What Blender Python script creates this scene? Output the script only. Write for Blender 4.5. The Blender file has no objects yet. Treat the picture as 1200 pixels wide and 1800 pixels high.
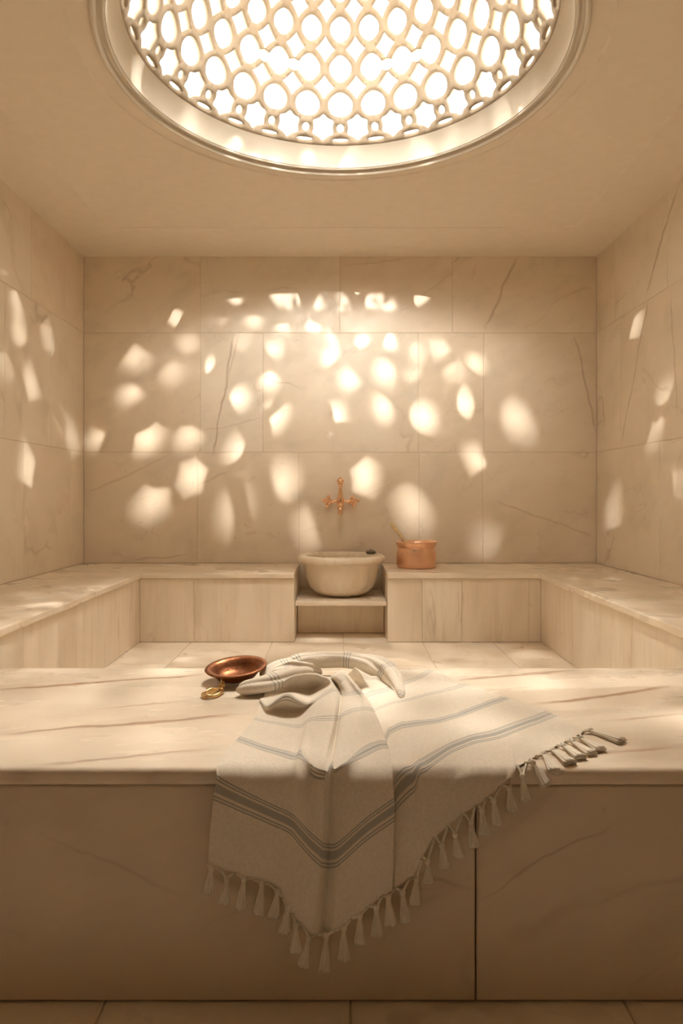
import bpy, bmesh, math, random
from mathutils import Vector, Matrix
from mathutils.geometry import delaunay_2d_cdt
R = random.Random(7)
sc = bpy.context.scene
C = sc.collection
PI = math.pi
F = 1200.0            # focal length in photo pixels
EYE = 1.0             # eye height
CX, CY = 598.0, 872.0 # vanishing point

# ------------------------------------------------------------------ helpers
def W(px, py, Y):
    """point seen at photo pixel (px,py) at distance Y"""
    return Vector(((px-CX)*Y/F, Y, EYE+(CY-py)*Y/F))

class MB:
    def __init__(s): s.v = []; s.f = []; s.t = []; s.uv = {}; s.mi = []
    def vert(s, p): s.v.append(tuple(p)); return len(s.v)-1
    def face(s, idx, t=0.0, mi=0): s.f.append(tuple(idx)); s.t.append(t); s.mi.append(mi)
    def box(s, a, b, t=0.0, mi=0):
        x0, y0, z0 = a; x1, y1, z1 = b
        n = len(s.v)
        for p in ((x0,y0,z0),(x1,y0,z0),(x1,y1,z0),(x0,y1,z0),(x0,y0,z1),(x1,y0,z1),(x1,y1,z1),(x0,y1,z1)): s.v.append(p)
        for q in ((0,3,2,1),(4,5,6,7),(0,1,5,4),(1,2,6,5),(2,3,7,6),(3,0,4,7)):
            s.face([n+i for i in q], t, mi)
    def grid(s, rows, closed_u=False, cap0=False, cap1=False, t=0.0, uvs=None):
        """rows: list of lists of points"""
        n = len(s.v); m = len(rows[0])
        for i, r in enumerate(rows):
            for j, p in enumerate(r):
                s.v.append(tuple(p))
                if uvs: s.uv[len(s.v)-1] = uvs[i][j]
        for i in range(len(rows)-1):
            for j in range(m if closed_u else m-1):
                k = (j+1) % m
                s.face((n+i*m+j, n+i*m+k, n+(i+1)*m+k, n+(i+1)*m+j), t)
        if cap0: s.face([n+j for j in range(m)][::-1], t)
        if cap1: s.face([n+(len(rows)-1)*m+j for j in range(m)], t)
    def lathe(s, prof, center=(0,0), seg=48, rx=1.0, ry=1.0, cap0=True, cap1=True, lobe=None, M=None):
        rows = []
        for (r, z) in prof:
            row = []
            for j in range(seg):
                a = 2*PI*j/seg
                k = 1.0 if lobe is None else lobe(a, z)
                p = Vector((center[0]+r*rx*k*math.cos(a), center[1]+r*ry*k*math.sin(a), z))
                if M is not None: p = M @ p
                row.append(p)
            rows.append(row)
        s.grid(rows, closed_u=True, cap0=cap0, cap1=cap1)
    def tube(s, pts, rad, seg=10, cap=True):
        pts = [Vector(p) for p in pts]
        if not hasattr(rad, '__len__'): rad = [rad]*len(pts)
        rows = []; up = None
        for i, p in enumerate(pts):
            a = pts[max(i-1,0)]; b = pts[min(i+1,len(pts)-1)]
            d = (b-a).normalized()
            if up is None:
                up = Vector((0,0,1)) if abs(d.z) < .9 else Vector((0,1,0))
            sx = d.cross(up).normalized(); up = sx.cross(d).normalized()
            rows.append([p + rad[i]*(math.cos(2*PI*j/seg)*sx + math.sin(2*PI*j/seg)*up) for j in range(seg)])
        s.grid(rows, closed_u=True, cap0=cap, cap1=cap)
    def ball(s, c, r, seg=16, sq=(1,1,1)):
        n = seg//2
        rows = []
        for i in range(n+1):
            th = PI*i/n
            th = min(max(th, .02), PI-.02)
            rows.append([(c[0]+sq[0]*r*math.sin(th)*math.cos(2*PI*j/seg), c[1]+sq[1]*r*math.sin(th)*math.sin(2*PI*j/seg), c[2]-sq[2]*r*math.cos(th)) for j in range(seg)])
        s.grid(rows, closed_u=True, cap0=True, cap1=True)
    def build(s, name, mats, parent=None, smooth=False, bevel=0, bseg=2, sharp=None, fix=True):
        me = bpy.data.meshes.new(name)
        me.from_pydata([tuple(v) for v in s.v], [], s.f)
        if not isinstance(mats, (list, tuple)): mats = [mats]
        for m in mats: me.materials.append(m)
        a = me.attributes.new('tile', 'FLOAT', 'FACE')
        a.data.foreach_set('value', s.t)
        me.polygons.foreach_set('material_index', s.mi)
        if s.uv:
            ul = me.uv_layers.new(name='UVMap')
            for l in me.loops: ul.data[l.index].uv = s.uv.get(l.vertex_index, (0,0))
        me.validate(); me.update()
        bm = bmesh.new(); bm.from_mesh(me)
        if fix: bmesh.ops.recalc_face_normals(bm, faces=bm.faces)
        if bevel:
            bmesh.ops.remove_doubles(bm, verts=bm.verts, dist=1e-5)
            es = [e for e in bm.edges if len(e.link_faces) == 2 and e.calc_face_angle(0) > .5]
            bmesh.ops.bevel(bm, geom=es, offset=bevel, segments=bseg, profile=.5, affect='EDGES')
        for f in bm.faces: f.smooth = smooth
        bm.to_mesh(me); bm.free()
        o = bpy.data.objects.new(name, me); C.objects.link(o)
        if smooth and sharp is not None:
            try: me.set_sharp_from_angle(angle=sharp)
            except Exception: pass
        if parent is not None:
            o.parent = parent; o.location = -parent.location
        return o

def thing(name, label, cat, loc, group=None):
    o = bpy.data.objects.new(name, None); C.objects.link(o)
    o.location = loc; o['label'] = label; o['category'] = cat
    o.empty_display_size = .05
    if group: o['group'] = group
    return o
def tag(o, label, cat, group=None):
    o['label'] = label; o['category'] = cat
    if group: o['group'] = group
    return o
def struct(o, label=None):
    o['kind'] = 'structure'
    if label: o['label'] = label
    return o

# ------------------------------------------------------------------ materials
class NT:
    def __init__(s, name):
        s.m = bpy.data.materials.new(name); s.m.use_nodes = True
        s.t = s.m.node_tree; s.n = s.t.nodes; s.l = s.t.links
        s.b = s.n['Principled BSDF']
    def node(s, kind, **kw):
        n = s.n.new(kind)
        for k, v in kw.items(): setattr(n, k, v)
        return n
    def set(s, sock, v):
        if isinstance(v, bpy.types.NodeSocket): s.l.new(v, sock)
        else: sock.default_value = v
    def math(s, op, a, b=0.0, c=0.0, clamp=False):
        n = s.node('ShaderNodeMath', operation=op, use_clamp=clamp)
        s.set(n.inputs[0], a); s.set(n.inputs[1], b); s.set(n.inputs[2], c)
        return n.outputs[0]
    def vmath(s, op, a, b=(0,0,0), out=0):
        n = s.node('ShaderNodeVectorMath', operation=op)
        s.set(n.inputs[0], a); s.set(n.inputs[1], b)
        return n.outputs[out]
    def noise(s, vec, scale, detail=4, rough=.55, dist=0.0):
        n = s.node('ShaderNodeTexNoise'); s.set(n.inputs['Vector'], vec)
        n.inputs['Scale'].default_value = scale; n.inputs['Detail'].default_value = detail
        n.inputs['Roughness'].default_value = rough; n.inputs['Distortion'].default_value = dist
        return n.outputs['Fac']
    def ramp(s, v, a, b, lo=0.0, hi=1.0, smooth=True):
        n = s.node('ShaderNodeMapRange'); n.interpolation_type = 'SMOOTHSTEP' if smooth else 'LINEAR'
        s.set(n.inputs[0], v); n.inputs[1].default_value = a; n.inputs[2].default_value = b
        n.inputs[3].default_value = lo; n.inputs[4].default_value = hi
        return n.outputs[0]
    def mix(s, f, a, b, mode='MIX'):
        n = s.node('ShaderNodeMix', data_type='RGBA', blend_type=mode)
        s.set(n.inputs[0], f)
        for sock, v in ((n.inputs[6], a), (n.inputs[7], b)):
            if isinstance(v, bpy.types.NodeSocket): s.l.new(v, sock)
            else: sock.default_value = (*v, 1) if len(v) == 3 else v
        return n.outputs[2]
    def bump(s, h, strength=.2, dist=.002):
        n = s.node('ShaderNodeBump'); n.inputs['Strength'].default_value = strength; n.inputs['Distance'].default_value = dist
        s.l.new(h, n.inputs['Height']); s.l.new(n.outputs[0], s.b.inputs['Normal'])

def marble(name, base, base2, vein, rot=(0,0,0), stretch=(1,1,1), scale=1.0, vs=.55, rough=.38, lines=(), specks=.5, vw=.012):
    k = NT(name)
    tc = k.node('ShaderNodeTexCoord').outputs['Object']
    at = k.node('ShaderNodeAttribute', attribute_type='GEOMETRY', attribute_name='tile')
    tv = at.outputs['Fac']
    off = k.node('ShaderNodeCombineXYZ')
    for i, q in enumerate((17.3, 9.1, 23.7)): k.l.new(k.math('MULTIPLY', tv, q), off.inputs[i])
    p = k.vmath('ADD', tc, off.outputs[0])
    mp = k.node('ShaderNodeMapping'); k.l.new(p, mp.inputs[0])
    mp.inputs['Rotation'].default_value = rot
    mp2 = k.node('ShaderNodeMapping'); k.l.new(mp.outputs[0], mp2.inputs[0])
    mp2.inputs['Scale'].default_value = stretch
    q = mp2.outputs[0]
    cloud = k.noise(q, 1.6*scale, 6, .6, .4)
    band = k.noise(q, 4.5*scale, 5, .55, .2)
    col = k.mix(k.ramp(cloud, .3, .7), base, base2)
    dk = tuple(x*.86 for x in base2)
    col = k.mix(k.ramp(band, .45, .75, 0, .55), col, dk)
    # per tile tint
    tt = k.math('FRACT', k.math('MULTIPLY', tv, 7.31))
    col = k.mix(k.math('MULTIPLY', tt, .22), col, (.93, .78, .62), 'MULTIPLY')
    # ridged veins
    for sc_, w, st, seed in ((.8*scale, vw, vs, 3.0), (1.9*scale, vw*.8, vs*.55, 11.0)):
        pv = k.vmath('ADD', q, (seed, seed*.7, -seed))
        n1 = k.noise(pv, sc_, 5, .5, .35)
        r = k.math('ABSOLUTE', k.math('SUBTRACT', n1, .5))
        v = k.ramp(r, 0.0, w, 1, 0)
        mk = k.ramp(k.noise(pv, sc_*2.2, 2), .47, .68)
        col = k.mix(k.math('MULTIPLY', k.math('MULTIPLY', v, mk), st), col, vein)
    if specks:
        sp = k.ramp(k.noise(p, 26, 2, .5), .74, .82)
        col = k.mix(k.math('MULTIPLY', sp, specks), col, vein)
    # individual veins: (point, point, half width, strength)
    for (a, b, w, st) in lines:
        a = Vector(a); b = Vector(b); d = b-a; L = d.length; d.normalize()
        wob = k.noise(tc, 2.6, 4, .6)
        rel = k.vmath('SUBTRACT', tc, tuple(a))
        al = k.vmath('DOT_PRODUCT', rel, tuple(d), out=1)
        per = k.vmath('LENGTH', k.vmath('SUBTRACT', rel, k_scale(k, tuple(d), al)), out=1)
        sg = k.vmath('DOT_PRODUCT', rel, tuple(side(d, a, lines_normal(name))), out=1)
        dist = k.math('ABSOLUTE', k.math('ADD', sg, k.math('MULTIPLY', k.math('SUBTRACT', wob, .5), .10)))
        wv = k.math('ADD', k.math('MULTIPLY', k.noise(tc, 7, 3), w*1.6), w*.25)
        m = k.math('SUBTRACT', 1.0, k.math('DIVIDE', dist, wv), clamp=True)
        e = k.math('MULTIPLY', k.ramp(al, -.03, .1), k.ramp(al, L-.1, L+.03, 1, 0))
        thick = k.ramp(per, .12, .2, 1, 0)
        col = k.mix(k.math('MULTIPLY', k.math('MULTIPLY', m, e), k.math('MULTIPLY', thick, st)), col, vein)
    k.l.new(col, k.b.inputs['Base Color'])
    k.l.new(k.ramp(band, .3, .8, rough-.05, rough+.1), k.b.inputs['Roughness'])
    k.b.inputs['Specular IOR Level'].default_value = .4
    k.bump(k.noise(p, 14, 4), .06, .004)
    return k.m
def k_scale(k, d, al):
    n = k.node('ShaderNodeVectorMath', operation='SCALE')
    n.inputs[0].default_value = d; k.l.new(al, n.inputs['Scale'])
    return n.outputs[0]
NORMALS = {}
def lines_normal(name): return NORMALS.get(name, (0,1,0))
def side(d, a, n): return d.cross(Vector(n)).normalized()

BASE = (.83, .75, .63); BASE2 = (.78, .69, .56); VEIN = (.42, .31, .21)
NORMALS.update({'marble_wall':(0,1,0), 'marble_wall_right':(1,0,0), 'marble_slab':(0,0,1), 'marble_front':(0,1,0)})
BY = 5.357
m_wall = marble('marble_wall', BASE, BASE2, VEIN, rot=(0,.5,0), stretch=(.8,1,1.3), vs=.4,
    lines=[(W(408,588,BY), W(374,800,BY), .012, .75), (W(420,586,BY), W(392,690,BY), .008, .5),
           (W(908,450,BY), W(852,578,BY), .013, .6), (W(1010,588,BY), W(1046,760,BY), .011, .6),
           (W(870,880,BY), W(1046,945,BY), .011, .4), (W(150,870,BY), W(300,800,BY), .010, .35),
           (W(230,985,BY), W(330,975,BY), .010, .55), (W(352,760,BY), W(460,735,BY), .008, .4),
           (W(600,470,BY), W(720,452,BY), .008, .35)])
RX = 2.009
def WR(px, py, X=RX):
    Y = X*F/(px-CX); return Vector((X, Y, EYE+(CY-py)*Y/F))
m_wallr = marble('marble_wall_right', BASE, BASE2, VEIN, rot=(.5,0,0), stretch=(1,.8,1), vs=.45,
    lines=[(WR(1190,325), WR(1135,520), .016, .8), (WR(1140,520), WR(1092,780), .012, .65), (WR(1178,520), WR(1192,735), .010, .5)])
m_walll = marble('marble_wall_left', BASE, BASE2, VEIN, rot=(-.4,0,0), stretch=(1,.9,.8), vs=.35)
m_panel = marble('marble_panel', BASE, BASE2, VEIN, stretch=(3.2,3.2,.45), scale=1.2, vs=.45, vw=.016)
def WS(px, py, Z=.467):
    Y = (Z-EYE)*F/(CY-py); return Vector(((px-CX)*Y/F, Y, Z))
m_slab = marble('marble_slab', (.83,.735,.60), (.79,.68,.54), (.36,.20,.12), rot=(0,0,-.16), stretch=(.35,2.2,1), scale=1.1, vs=.16, rough=.27, vw=.014, specks=.2,
    lines=[(WS(-20,1213), WS(360,1186), .013, 1.0), (WS(0,1290), WS(430,1254), .012, .9), (WS(170,1246), WS(340,1232), .008, .6), (WS(90,1186), WS(130,1184), .008, .7),
           (WS(790,1197), WS(1010,1176), .013, .9), (WS(940,1240), WS(1190,1207), .015, 1.0), (WS(1060,1268), WS(1220,1252), .009, .6), (WS(1000,1335), WS(1200,1312), .010, .6),
           (WS(60,1347), WS(380,1318), .009, .6), (WS(1050,1172), WS(1200,1165), .01, .5),
           (Vector((-.40,1.333,.432)), Vector((-.33,1.333,.47)), .007, .8), (Vector((-.66,1.333,.44)), Vector((-.58,1.333,.47)), .006, .6)])
m_bench = marble('marble_bench', (.83,.745,.61), (.79,.69,.555), (.58,.44,.31), rot=(0,0,.3), stretch=(.6,1.2,1), scale=.8, vs=.10, rough=.3, specks=.15)
m_front = marble('marble_front', (.79,.69,.55), (.72,.615,.48), (.33,.22,.14), rot=(0,.35,0), stretch=(.7,1,1.5), vs=.22, rough=.42, specks=.15,
    lines=[(W(838,1590,1.335), W(1085,1440,1.335), .004, .40), (W(700,1530,1.335), W(836,1568,1.335), .006, .5), (W(60,1470,1.335), W(330,1580,1.335), .005, .2)])
m_floor = marble('marble_floor', (.83,.75,.63), (.785,.69,.56), VEIN, rot=(0,0,.4), stretch=(.7,1,1), vs=.4, rough=.32)
m_basin = marble('marble_basin', (.84,.76,.63), (.79,.68,.53), (.45,.32,.2), stretch=(2,2,.8), scale=1.6, vs=.35, rough=.3, specks=.2)

def plain(name, col, rough=.6, metal=0.0, bump=0.0, bscale=60, var=.06):
    k = NT(name)
    tc = k.node('ShaderNodeTexCoord').outputs['Object']
    n = k.noise(tc, bscale*.15, 4)
    c = k.mix(k.ramp(n, .3, .7), col, tuple(x*(1-var) for x in col))
    k.l.new(c, k.b.inputs['Base Color'])
    k.b.inputs['Roughness'].default_value = rough; k.b.inputs['Metallic'].default_value = metal
    if bump: k.bump(k.noise(tc, bscale, 3), bump, .002)
    return k.m
m_grout = plain('grout', (.60,.49,.37), .8)
m_plaster = plain('plaster', (.84,.76,.64), .85, bump=.04, bscale=90, var=.03)
m_cove = plain('cove_plaster', (.70,.645,.55), .9, var=.02)
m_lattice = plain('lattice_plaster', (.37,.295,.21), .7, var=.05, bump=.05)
def copper(name, col, col2, rough, hammer=0.0, hs=90):
    k = NT(name)
    tc = k.node('ShaderNodeTexCoord').outputs['Object']
    n = k.noise(tc, 22, 5, .6)
    k.l.new(k.mix(k.ramp(n, .35, .7), col, col2), k.b.inputs['Base Color'])
    k.b.inputs['Metallic'].default_value = 1
    k.l.new(k.ramp(n, .3, .75, rough-.06, rough+.12), k.b.inputs['Roughness'])
    if hammer:
        v = k.node('ShaderNodeTexVoronoi'); k.l.new(tc, v.inputs['Vector']); v.inputs['Scale'].default_value = hs
        k.bump(v.outputs['Distance'], hammer, .002)
    return k.m
m_copper = copper('hammered_copper', (.90,.57,.39), (.87,.53,.35), .33, .08, 110)
m_copper_faucet = copper('copper_faucet', (.92,.62,.40), (.84,.53,.31), .18)
m_copper_dark = copper('dark_copper', (.36,.15,.07), (.20,.075,.035), .40, .3, 130)
m_brass = copper('brass_wire', (.80,.58,.28), (.64,.43,.18), .3)
m_wood = plain('spoon_wood', (.90,.70,.38), .5, var=.25, bscale=200)
m_grey = plain('dark_metal', (.17,.15,.12), .4, .8)

# cloth with woven stripes; UV.y is the distance from the fringed hem in metres
def cloth_mat():
    k = NT('towel_cotton')
    uv = k.node('ShaderNodeUVMap').outputs[0]
    sep = k.node('ShaderNodeSeparateXYZ'); k.l.new(uv, sep.inputs[0])
    tc = k.node('ShaderNodeTexCoord').outputs['Object']
    d = sep.outputs[1]
    lines = []
    for d0, spec in BANDS:
        for o, h in spec: lines.append((d0+o, h))
    m = None
    for (c, h) in lines:
        v = k.ramp(k.math('ABSOLUTE', k.math('SUBTRACT', d, c)), h*.75, h*1.25, 1, 0)
        m = v if m is None else k.math('MAXIMUM', m, v)
    weave = k.noise(tc, 900, 2)
    mott = k.noise(tc, 160, 3)
    base = k.mix(k.ramp(mott, .35, .65), (.83,.752,.635), (.78,.70,.58))
    stripe = k.mix(weave, (.27,.275,.27), (.40,.39,.36))
    k.l.new(k.mix(k.math('MULTIPLY', m, .78), base, stripe), k.b.inputs['Base Color'])
    k.b.inputs['Roughness'].default_value = .95
    k.b.inputs['Specular IOR Level'].default_value = .1
    k.b.inputs['Sheen Weight'].default_value = .25
    k.b.inputs['Sheen Roughness'].default_value = .5
    k.bump(k.math('ADD', weave, k.math('MULTIPLY', mott, .6)), .55, .0016)
    return k.m
T3 = ((-.009,.0016),(0,.0016),(.009,.0016))
BANDS = [(.165, ((-.0245,.0021),(-.0175,.0021),(0,.0092),(.0165,.0021),(.0235,.0021))),
         (.36, ((-.0165,.0018),(-.0105,.0016),(0,.0058),(.0105,.0016),(.0165,.0018))),
         (.55, T3), (.70, T3), (.85, T3), (1.0, T3)]
m_cloth = cloth_mat()
m_tassel = plain('tassel_cotton', (.80,.73,.61), .95, bump=.5, bscale=500)

# ------------------------------------------------------------------ tiled shells
def tiles(mb, origin, ua, va, na, rects, gap=.0028, ch=.003, seed=0):
    """tiles on the plane origin + a*ua + b*va, facing na"""
    rr = random.Random(seed)
    o = Vector(origin); ua = Vector(ua); va = Vector(va); na = Vector(na)
    for (a0, a1, b0, b1) in rects:
        t = rr.random()
        g = gap/2
        outer = [(a0+g,b0+g),(a1-g,b0+g),(a1-g,b1-g),(a0+g,b1-g)]
        i = ch
        inner = [(a0+g+i,b0+g+i),(a1-g-i,b0+g+i),(a1-g-i,b1-g-i),(a0+g+i,b1-g-i)]
        bo = [mb.vert(o+a*ua+b*va-na*.012) for a, b in outer]
        oo = [mb.vert(o+a*ua+b*va-na*ch*.5) for a, b in outer]
        io = [mb.vert(o+a*ua+b*va) for a, b in inner]
        mb.face(io, t)
        for j in range(4):
            k = (j+1) % 4
            mb.face((oo[j],oo[k],io[k],io[j]), t)
            mb.face((bo[j],bo[k],oo[k],oo[j]), t)

LX = -2.013; CEIL = 2.884; FRONT = -1.6
def backing(mb, a, b):
    n = len(mb.f); mb.box(a, b, 0, 1)
def xs(px): return (px-CX)*BY/F
Z1, Z2 = 1.344, 2.281
rows = [(0.0, .473, [LX, -1.2, -.4, .4, 1.2, RX]),
        (.473, Z1, [LX, xs(347), xs(525), xs(736), xs(848), RX]),
        (Z1, Z2, [LX, xs(352), xs(462), xs(735), xs(850), RX]),
        (Z2, CEIL, [LX, xs(352), xs(597), xs(795), RX])]
mb = MB()
tiles(mb, (0,BY,0), (1,0,0), (0,0,1), (0,-1,0), [(x[i],x[i+1],z0,z1) for z0,z1,x in rows for i in range(len(x)-1)], seed=4)
backing(mb, (LX-.1, BY+.004, 0), (RX+.1, BY+.15, CEIL))
struct(mb.build('wall_back', [m_wall, m_grout]), 'cream marble tiled wall behind the basin')
for nm, X, s, mt, cuts, sd in (('wall_left', LX, 1, m_walll, ([5.1,4.35,3.6,2.6,1.6,.6,-.6],[4.75,4.1,3.1,2.1,1.1,0],[5.0,4.45,3.5,2.5,1.5,.5,-.7]), 21),
                               ('wall_right', RX, -1, m_wallr, ([4.30,3.3,2.3,1.3,.3,-.7],[4.9,3.75,2.8,1.8,.8,-.4],[5.0,4.2,3.1,2.1,1.1,.1]), 35)):
    mb = MB(); rc = []
    for (z0, z1), cu in zip(((0,.473),(.473,Z1),(Z1,Z2),(Z2,CEIL)), (cuts[0],)+cuts):
        ys = [FRONT]+sorted(cu)+[BY]
        rc += [(ys[i],ys[i+1],z0,z1) for i in range(len(ys)-1)]
    tiles(mb, (X,0,0), (0,1,0), (0,0,1), (s,0,0), rc, seed=sd)
    if s > 0: backing(mb, (X-.15, FRONT-.1, 0), (X-.004, BY, CEIL))
    else: backing(mb, (X+.004, FRONT-.1, 0), (X+.15, BY, CEIL))
    struct(mb.build(nm, [mt, m_grout]), 'cream marble tiled wall on the %s' % nm[5:])
# wall behind the camera, with a dark open doorway
m_front_wall = plain('shade_plaster', (.26,.19,.13), .85)
m_door = plain('dark_door_wood', (.10,.055,.03), .5, var=.3)
mb = MB()
mb.box((LX-.15, FRONT-.15, 0), (RX+.15, FRONT, CEIL))
struct(mb.build('wall_front', m_front_wall), 'brown plastered wall behind the bather')
mb = MB()
mb.box((-.55, FRONT+.001, .001), (.55, FRONT+.05, 2.12))
for x0, x1 in ((-.47,-.04),(.04,.47)):
    for z0, z1 in ((.15,.95),(1.08,2.0)): mb.box((x0, FRONT+.045, z0), (x1, FRONT+.065, z1))
struct(mb.build('door_1', m_door, bevel=.006), 'dark wooden panelled double door')
# floor
mb = MB()
fx = [LX, -1.53, -1.02, -.465, .02, .56, 1.045, 1.55, RX]; fy = [FRONT-.1, -.7, .2, 1.05, 1.9, 2.8, 3.75, 4.651, BY]
tiles(mb, (0,0,0), (1,0,0), (0,1,0), (0,0,1), [(fx[i],fx[i+1],fy[j],fy[j+1]) for i in range(len(fx)-1) for j in range(len(fy)-1)], seed=9, gap=.004)
backing(mb, (LX-.1, FRONT-1.5, -.15), (RX+.1, BY+.15, -.004))
struct(mb.build('floor', [m_floor, m_grout]), 'pale marble tiled floor between the benches')

# ------------------------------------------------------------------ ceiling with the round opening
DC = (0.0, 2.96)
def radial_rect(a, x0, x1, y0, y1):
    dx, dy = math.cos(a), math.sin(a); t = 1e9
    if dx > 1e-9: t = min(t, (x1-DC[0])/dx)
    if dx < -1e-9: t = min(t, (x0-DC[0])/dx)
    if dy > 1e-9: t = min(t, (y1-DC[1])/dy)
    if dy < -1e-9: t = min(t, (y0-DC[1])/dy)
    return t
def ceiling():
    x0, x1, y0, y1 = LX-.15, RX+.15, FRONT-.15, BY+.15
    angs = sorted(set([2*PI*i/144 for i in range(144)] + [math.atan2(y-DC[1], x-DC[0]) % (2*PI) for x in (x0,x1) for y in (y0,y1)]))
    # (radius or None = border rectangle, z); a very shallow step rings the opening
    spec = [(1.0, CEIL+.05), (1.0, CEIL+.006), (1.115, CEIL+.006), (1.121, CEIL)]
    rows = [[(DC[0]+r*math.cos(a), DC[1]+r*math.sin(a), z) for a in angs] for r, z in spec]
    for ins, z in ((.58, CEIL), (.572, CEIL-.005), (0, CEIL-.005)):
        row = []
        for a in angs:
            t = radial_rect(a, x0+ins*.9, x1-ins*.9, y0+ins, y1-.15-ins if ins else y1)
            row.append((DC[0]+t*math.cos(a), DC[1]+t*math.sin(a), z))
        rows.append(row)
    rows.append([(x, y, CEIL+.05) for x, y, z in rows[-1]])
    rows.append(rows[0])
    mb = MB(); mb.grid(rows, closed_u=True)
    struct(mb.build('ceiling', m_plaster, smooth=True, sharp=.1), 'smooth cream plaster ceiling around the dome')
ceiling()

# ------------------------------------------------------------------ lattice dome
DZ = EYE
PROF = [(-1.08,.915,1.985), (-.95,.897,2.005), (-.6,.857,2.058), (0,.8035,2.154), (1,.75,2.322), (2,.68,2.487), (3,.585,2.635), (4,.475,2.76), (5,.36,2.85), (6,.24,2.915), (6.6,.17,2.94)]
def catmull(keys, x):
    n = len(keys)
    i = 0
    while i < n-2 and x > keys[i+1][0]: i += 1
    x0, x1 = keys[i][0], keys[i+1][0]
    t = (x-x0)/(x1-x0)
    out = []
    for c in range(1, len(keys[0])):
        p1, p2 = keys[i][c], keys[i+1][c]
        def slope(j):
            if j == 0: return (keys[1][c]-keys[0][c])/(keys[1][0]-keys[0][0])
            if j == n-1: return (keys[-1][c]-keys[-2][c])/(keys[-1][0]-keys[-2][0])
            return (keys[j+1][c]-keys[j-1][c])/(keys[j+1][0]-keys[j-1][0])
        m1, m2 = slope(i)*(x1-x0), slope(i+1)*(x1-x0)
        h = t*t
        out.append((2*h*t-3*h+1)*p1+(h*t-2*h+t)*m1+(-2*h*t+3*h)*p2+(h*t-h)*m2)
    return out
NC = 28
def hole_oval(cu, cv, a, b, top, bot, n=26):
    pts = []
    for i in range(n):
        t = 2*PI*i/n
        x = a*math.sin(t); c = math.cos(t)
        y = b*c + (top if c > 0 else -bot)*abs(c)**7
        pts.append((cu+x, cv+y))
    return pts
def hole_diamond(cu, cv, a, b, p=.82, n=20):
    pts = []
    for i in range(n):
        t = 2*PI*i/n
        c, s = math.cos(t), math.sin(t)
        pts.append((cu+a*math.copysign(abs(c)**(2/p), c), cv+b*math.copysign(abs(s)**(2/p), s)))
    return pts
def hole_star(cu, cv, a, b, n=32):
    pts = []
    for i in range(n):
        t = 2*PI*i/n
        k = .90+.10*math.cos(6*(t-PI/2))+.02*math.cos(12*t)
        pts.append((cu+a*k*math.cos(t), cv+b*k*math.sin(t)))
    return pts
HOLES = []
def lattice():
    holes = []
    holes.append(hole_oval(.5, .0, .375, .335, .04, -.02))
    for r in range(1, 7): 
        holes.append(hole_oval(.5, r, .355, .31 if r == 1 else .285, .06 if r == 1 else .035, .07 if r == 1 else .05))
    for r in range(0, 6):
        for cu in (0, 1): holes.append(hole_diamond(cu, r+.5, .335, .335, .86))
    for cu in (0, 1): holes.append(hole_star(cu, -.60, .335, .345))
    holes.append(hole_oval(.5, -.62, .105, .115, 0, 0, 14))
    holes.append(hole_oval(.5, -.935, .23, .045, 0, 0, 16))
    HOLES.extend(holes)
    def inside(p, poly):
        x, y = p; c = False; n = len(poly)
        for i in range(n):
            x1, y1 = poly[i]; x2, y2 = poly[(i+1) % n]
            if (y1 > y) != (y2 > y) and x < (x2-x1)*(y-y1)/(y2-y1)+x1: c = not c
        return c
    vs, es = [], []
    for h in holes:
        idx = []
        for (x, y) in h:
            if -1e-6 <= x <= 1+1e-6:
                vs.append(Vector((min(max(x,0),1), y))); idx.append(len(vs)-1)
            else: idx.append(None)
        for i in range(len(h)):
            a, b = idx[i], idx[(i+1) % len(h)]
            if a is not None and b is not None: es.append((a, b))
    V0, V1 = -1.08, 6.6
    N = 74
    def free(p): return not any(inside(p, h) for h in holes)
    for i in range(N+1):
        y = V0+(V1-V0)*i/N
        for x in ((0, .1, .2, .3, .4, .5, .6, .7, .8, .9, 1) if i in (0, N) else (0, .25, .5, .75, 1)):
            xx = min(max(x, .001), .999)
            if free((xx, y)) and all((Vector((x,y))-v).length > .03 for v in vs): vs.append(Vector((x, y)))
    co, ed, fa = delaunay_2d_cdt(vs, es, [], 0, 1e-6)[:3]
    tris = []
    for f in fa:
        c = (sum(co[i].x for i in f)/len(f), sum(co[i].y for i in f)/len(f))
        if not any(inside(c, h) for h in holes): tris.append((f, c))
    mb = MB()
    def dome(u, v, kcol):
        a = PI/2 - 2*PI*(kcol+u-.5)/NC
        r, h = catmull(PROF, v)
        return Vector((DC[0]+r*math.cos(a), DC[1]+r*math.sin(a), DZ+h))
    broken = {(-3,1),(-2,0),(-2,1),(-1,0),(1,1),(2,0),(2,1),(3,0)}
    for kc in range(-14, 14):
        n = len(mb.v)
        for p in co: mb.v.append(tuple(dome(p.x, p.y, kc)))
        for f, c in tris:
            if abs(c[1]-1.0) < .13 and ((c[0] > .8 and (kc,1) in broken) or (c[0] < .2 and (kc,0) in broken)): continue
            mb.face([n+i for i in f])
    # closing boss at the top
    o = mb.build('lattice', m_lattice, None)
    bm = bmesh.new(); bm.from_mesh(o.data)
    bmesh.ops.remove_doubles(bm, verts=bm.verts, dist=5e-4)
    bmesh.ops.recalc_face_normals(bm, faces=bm.faces)
    ctr = Vector((DC[0], DC[1], DZ+2.0))
    f0 = max(bm.faces, key=lambda f: f.calc_area())
    if f0.normal.dot(f0.calc_center_median()-ctr) < 0:
        for f in bm.faces: f.normal_flip()
    for f in bm.faces: f.smooth = True
    bm.to_mesh(o.data); bm.free()
    md = o.modifiers.new('thick', 'SOLIDIFY'); md.thickness = .028; md.offset = 1
    o.data.set_sharp_from_angle(angle=.7)
    return o
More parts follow.
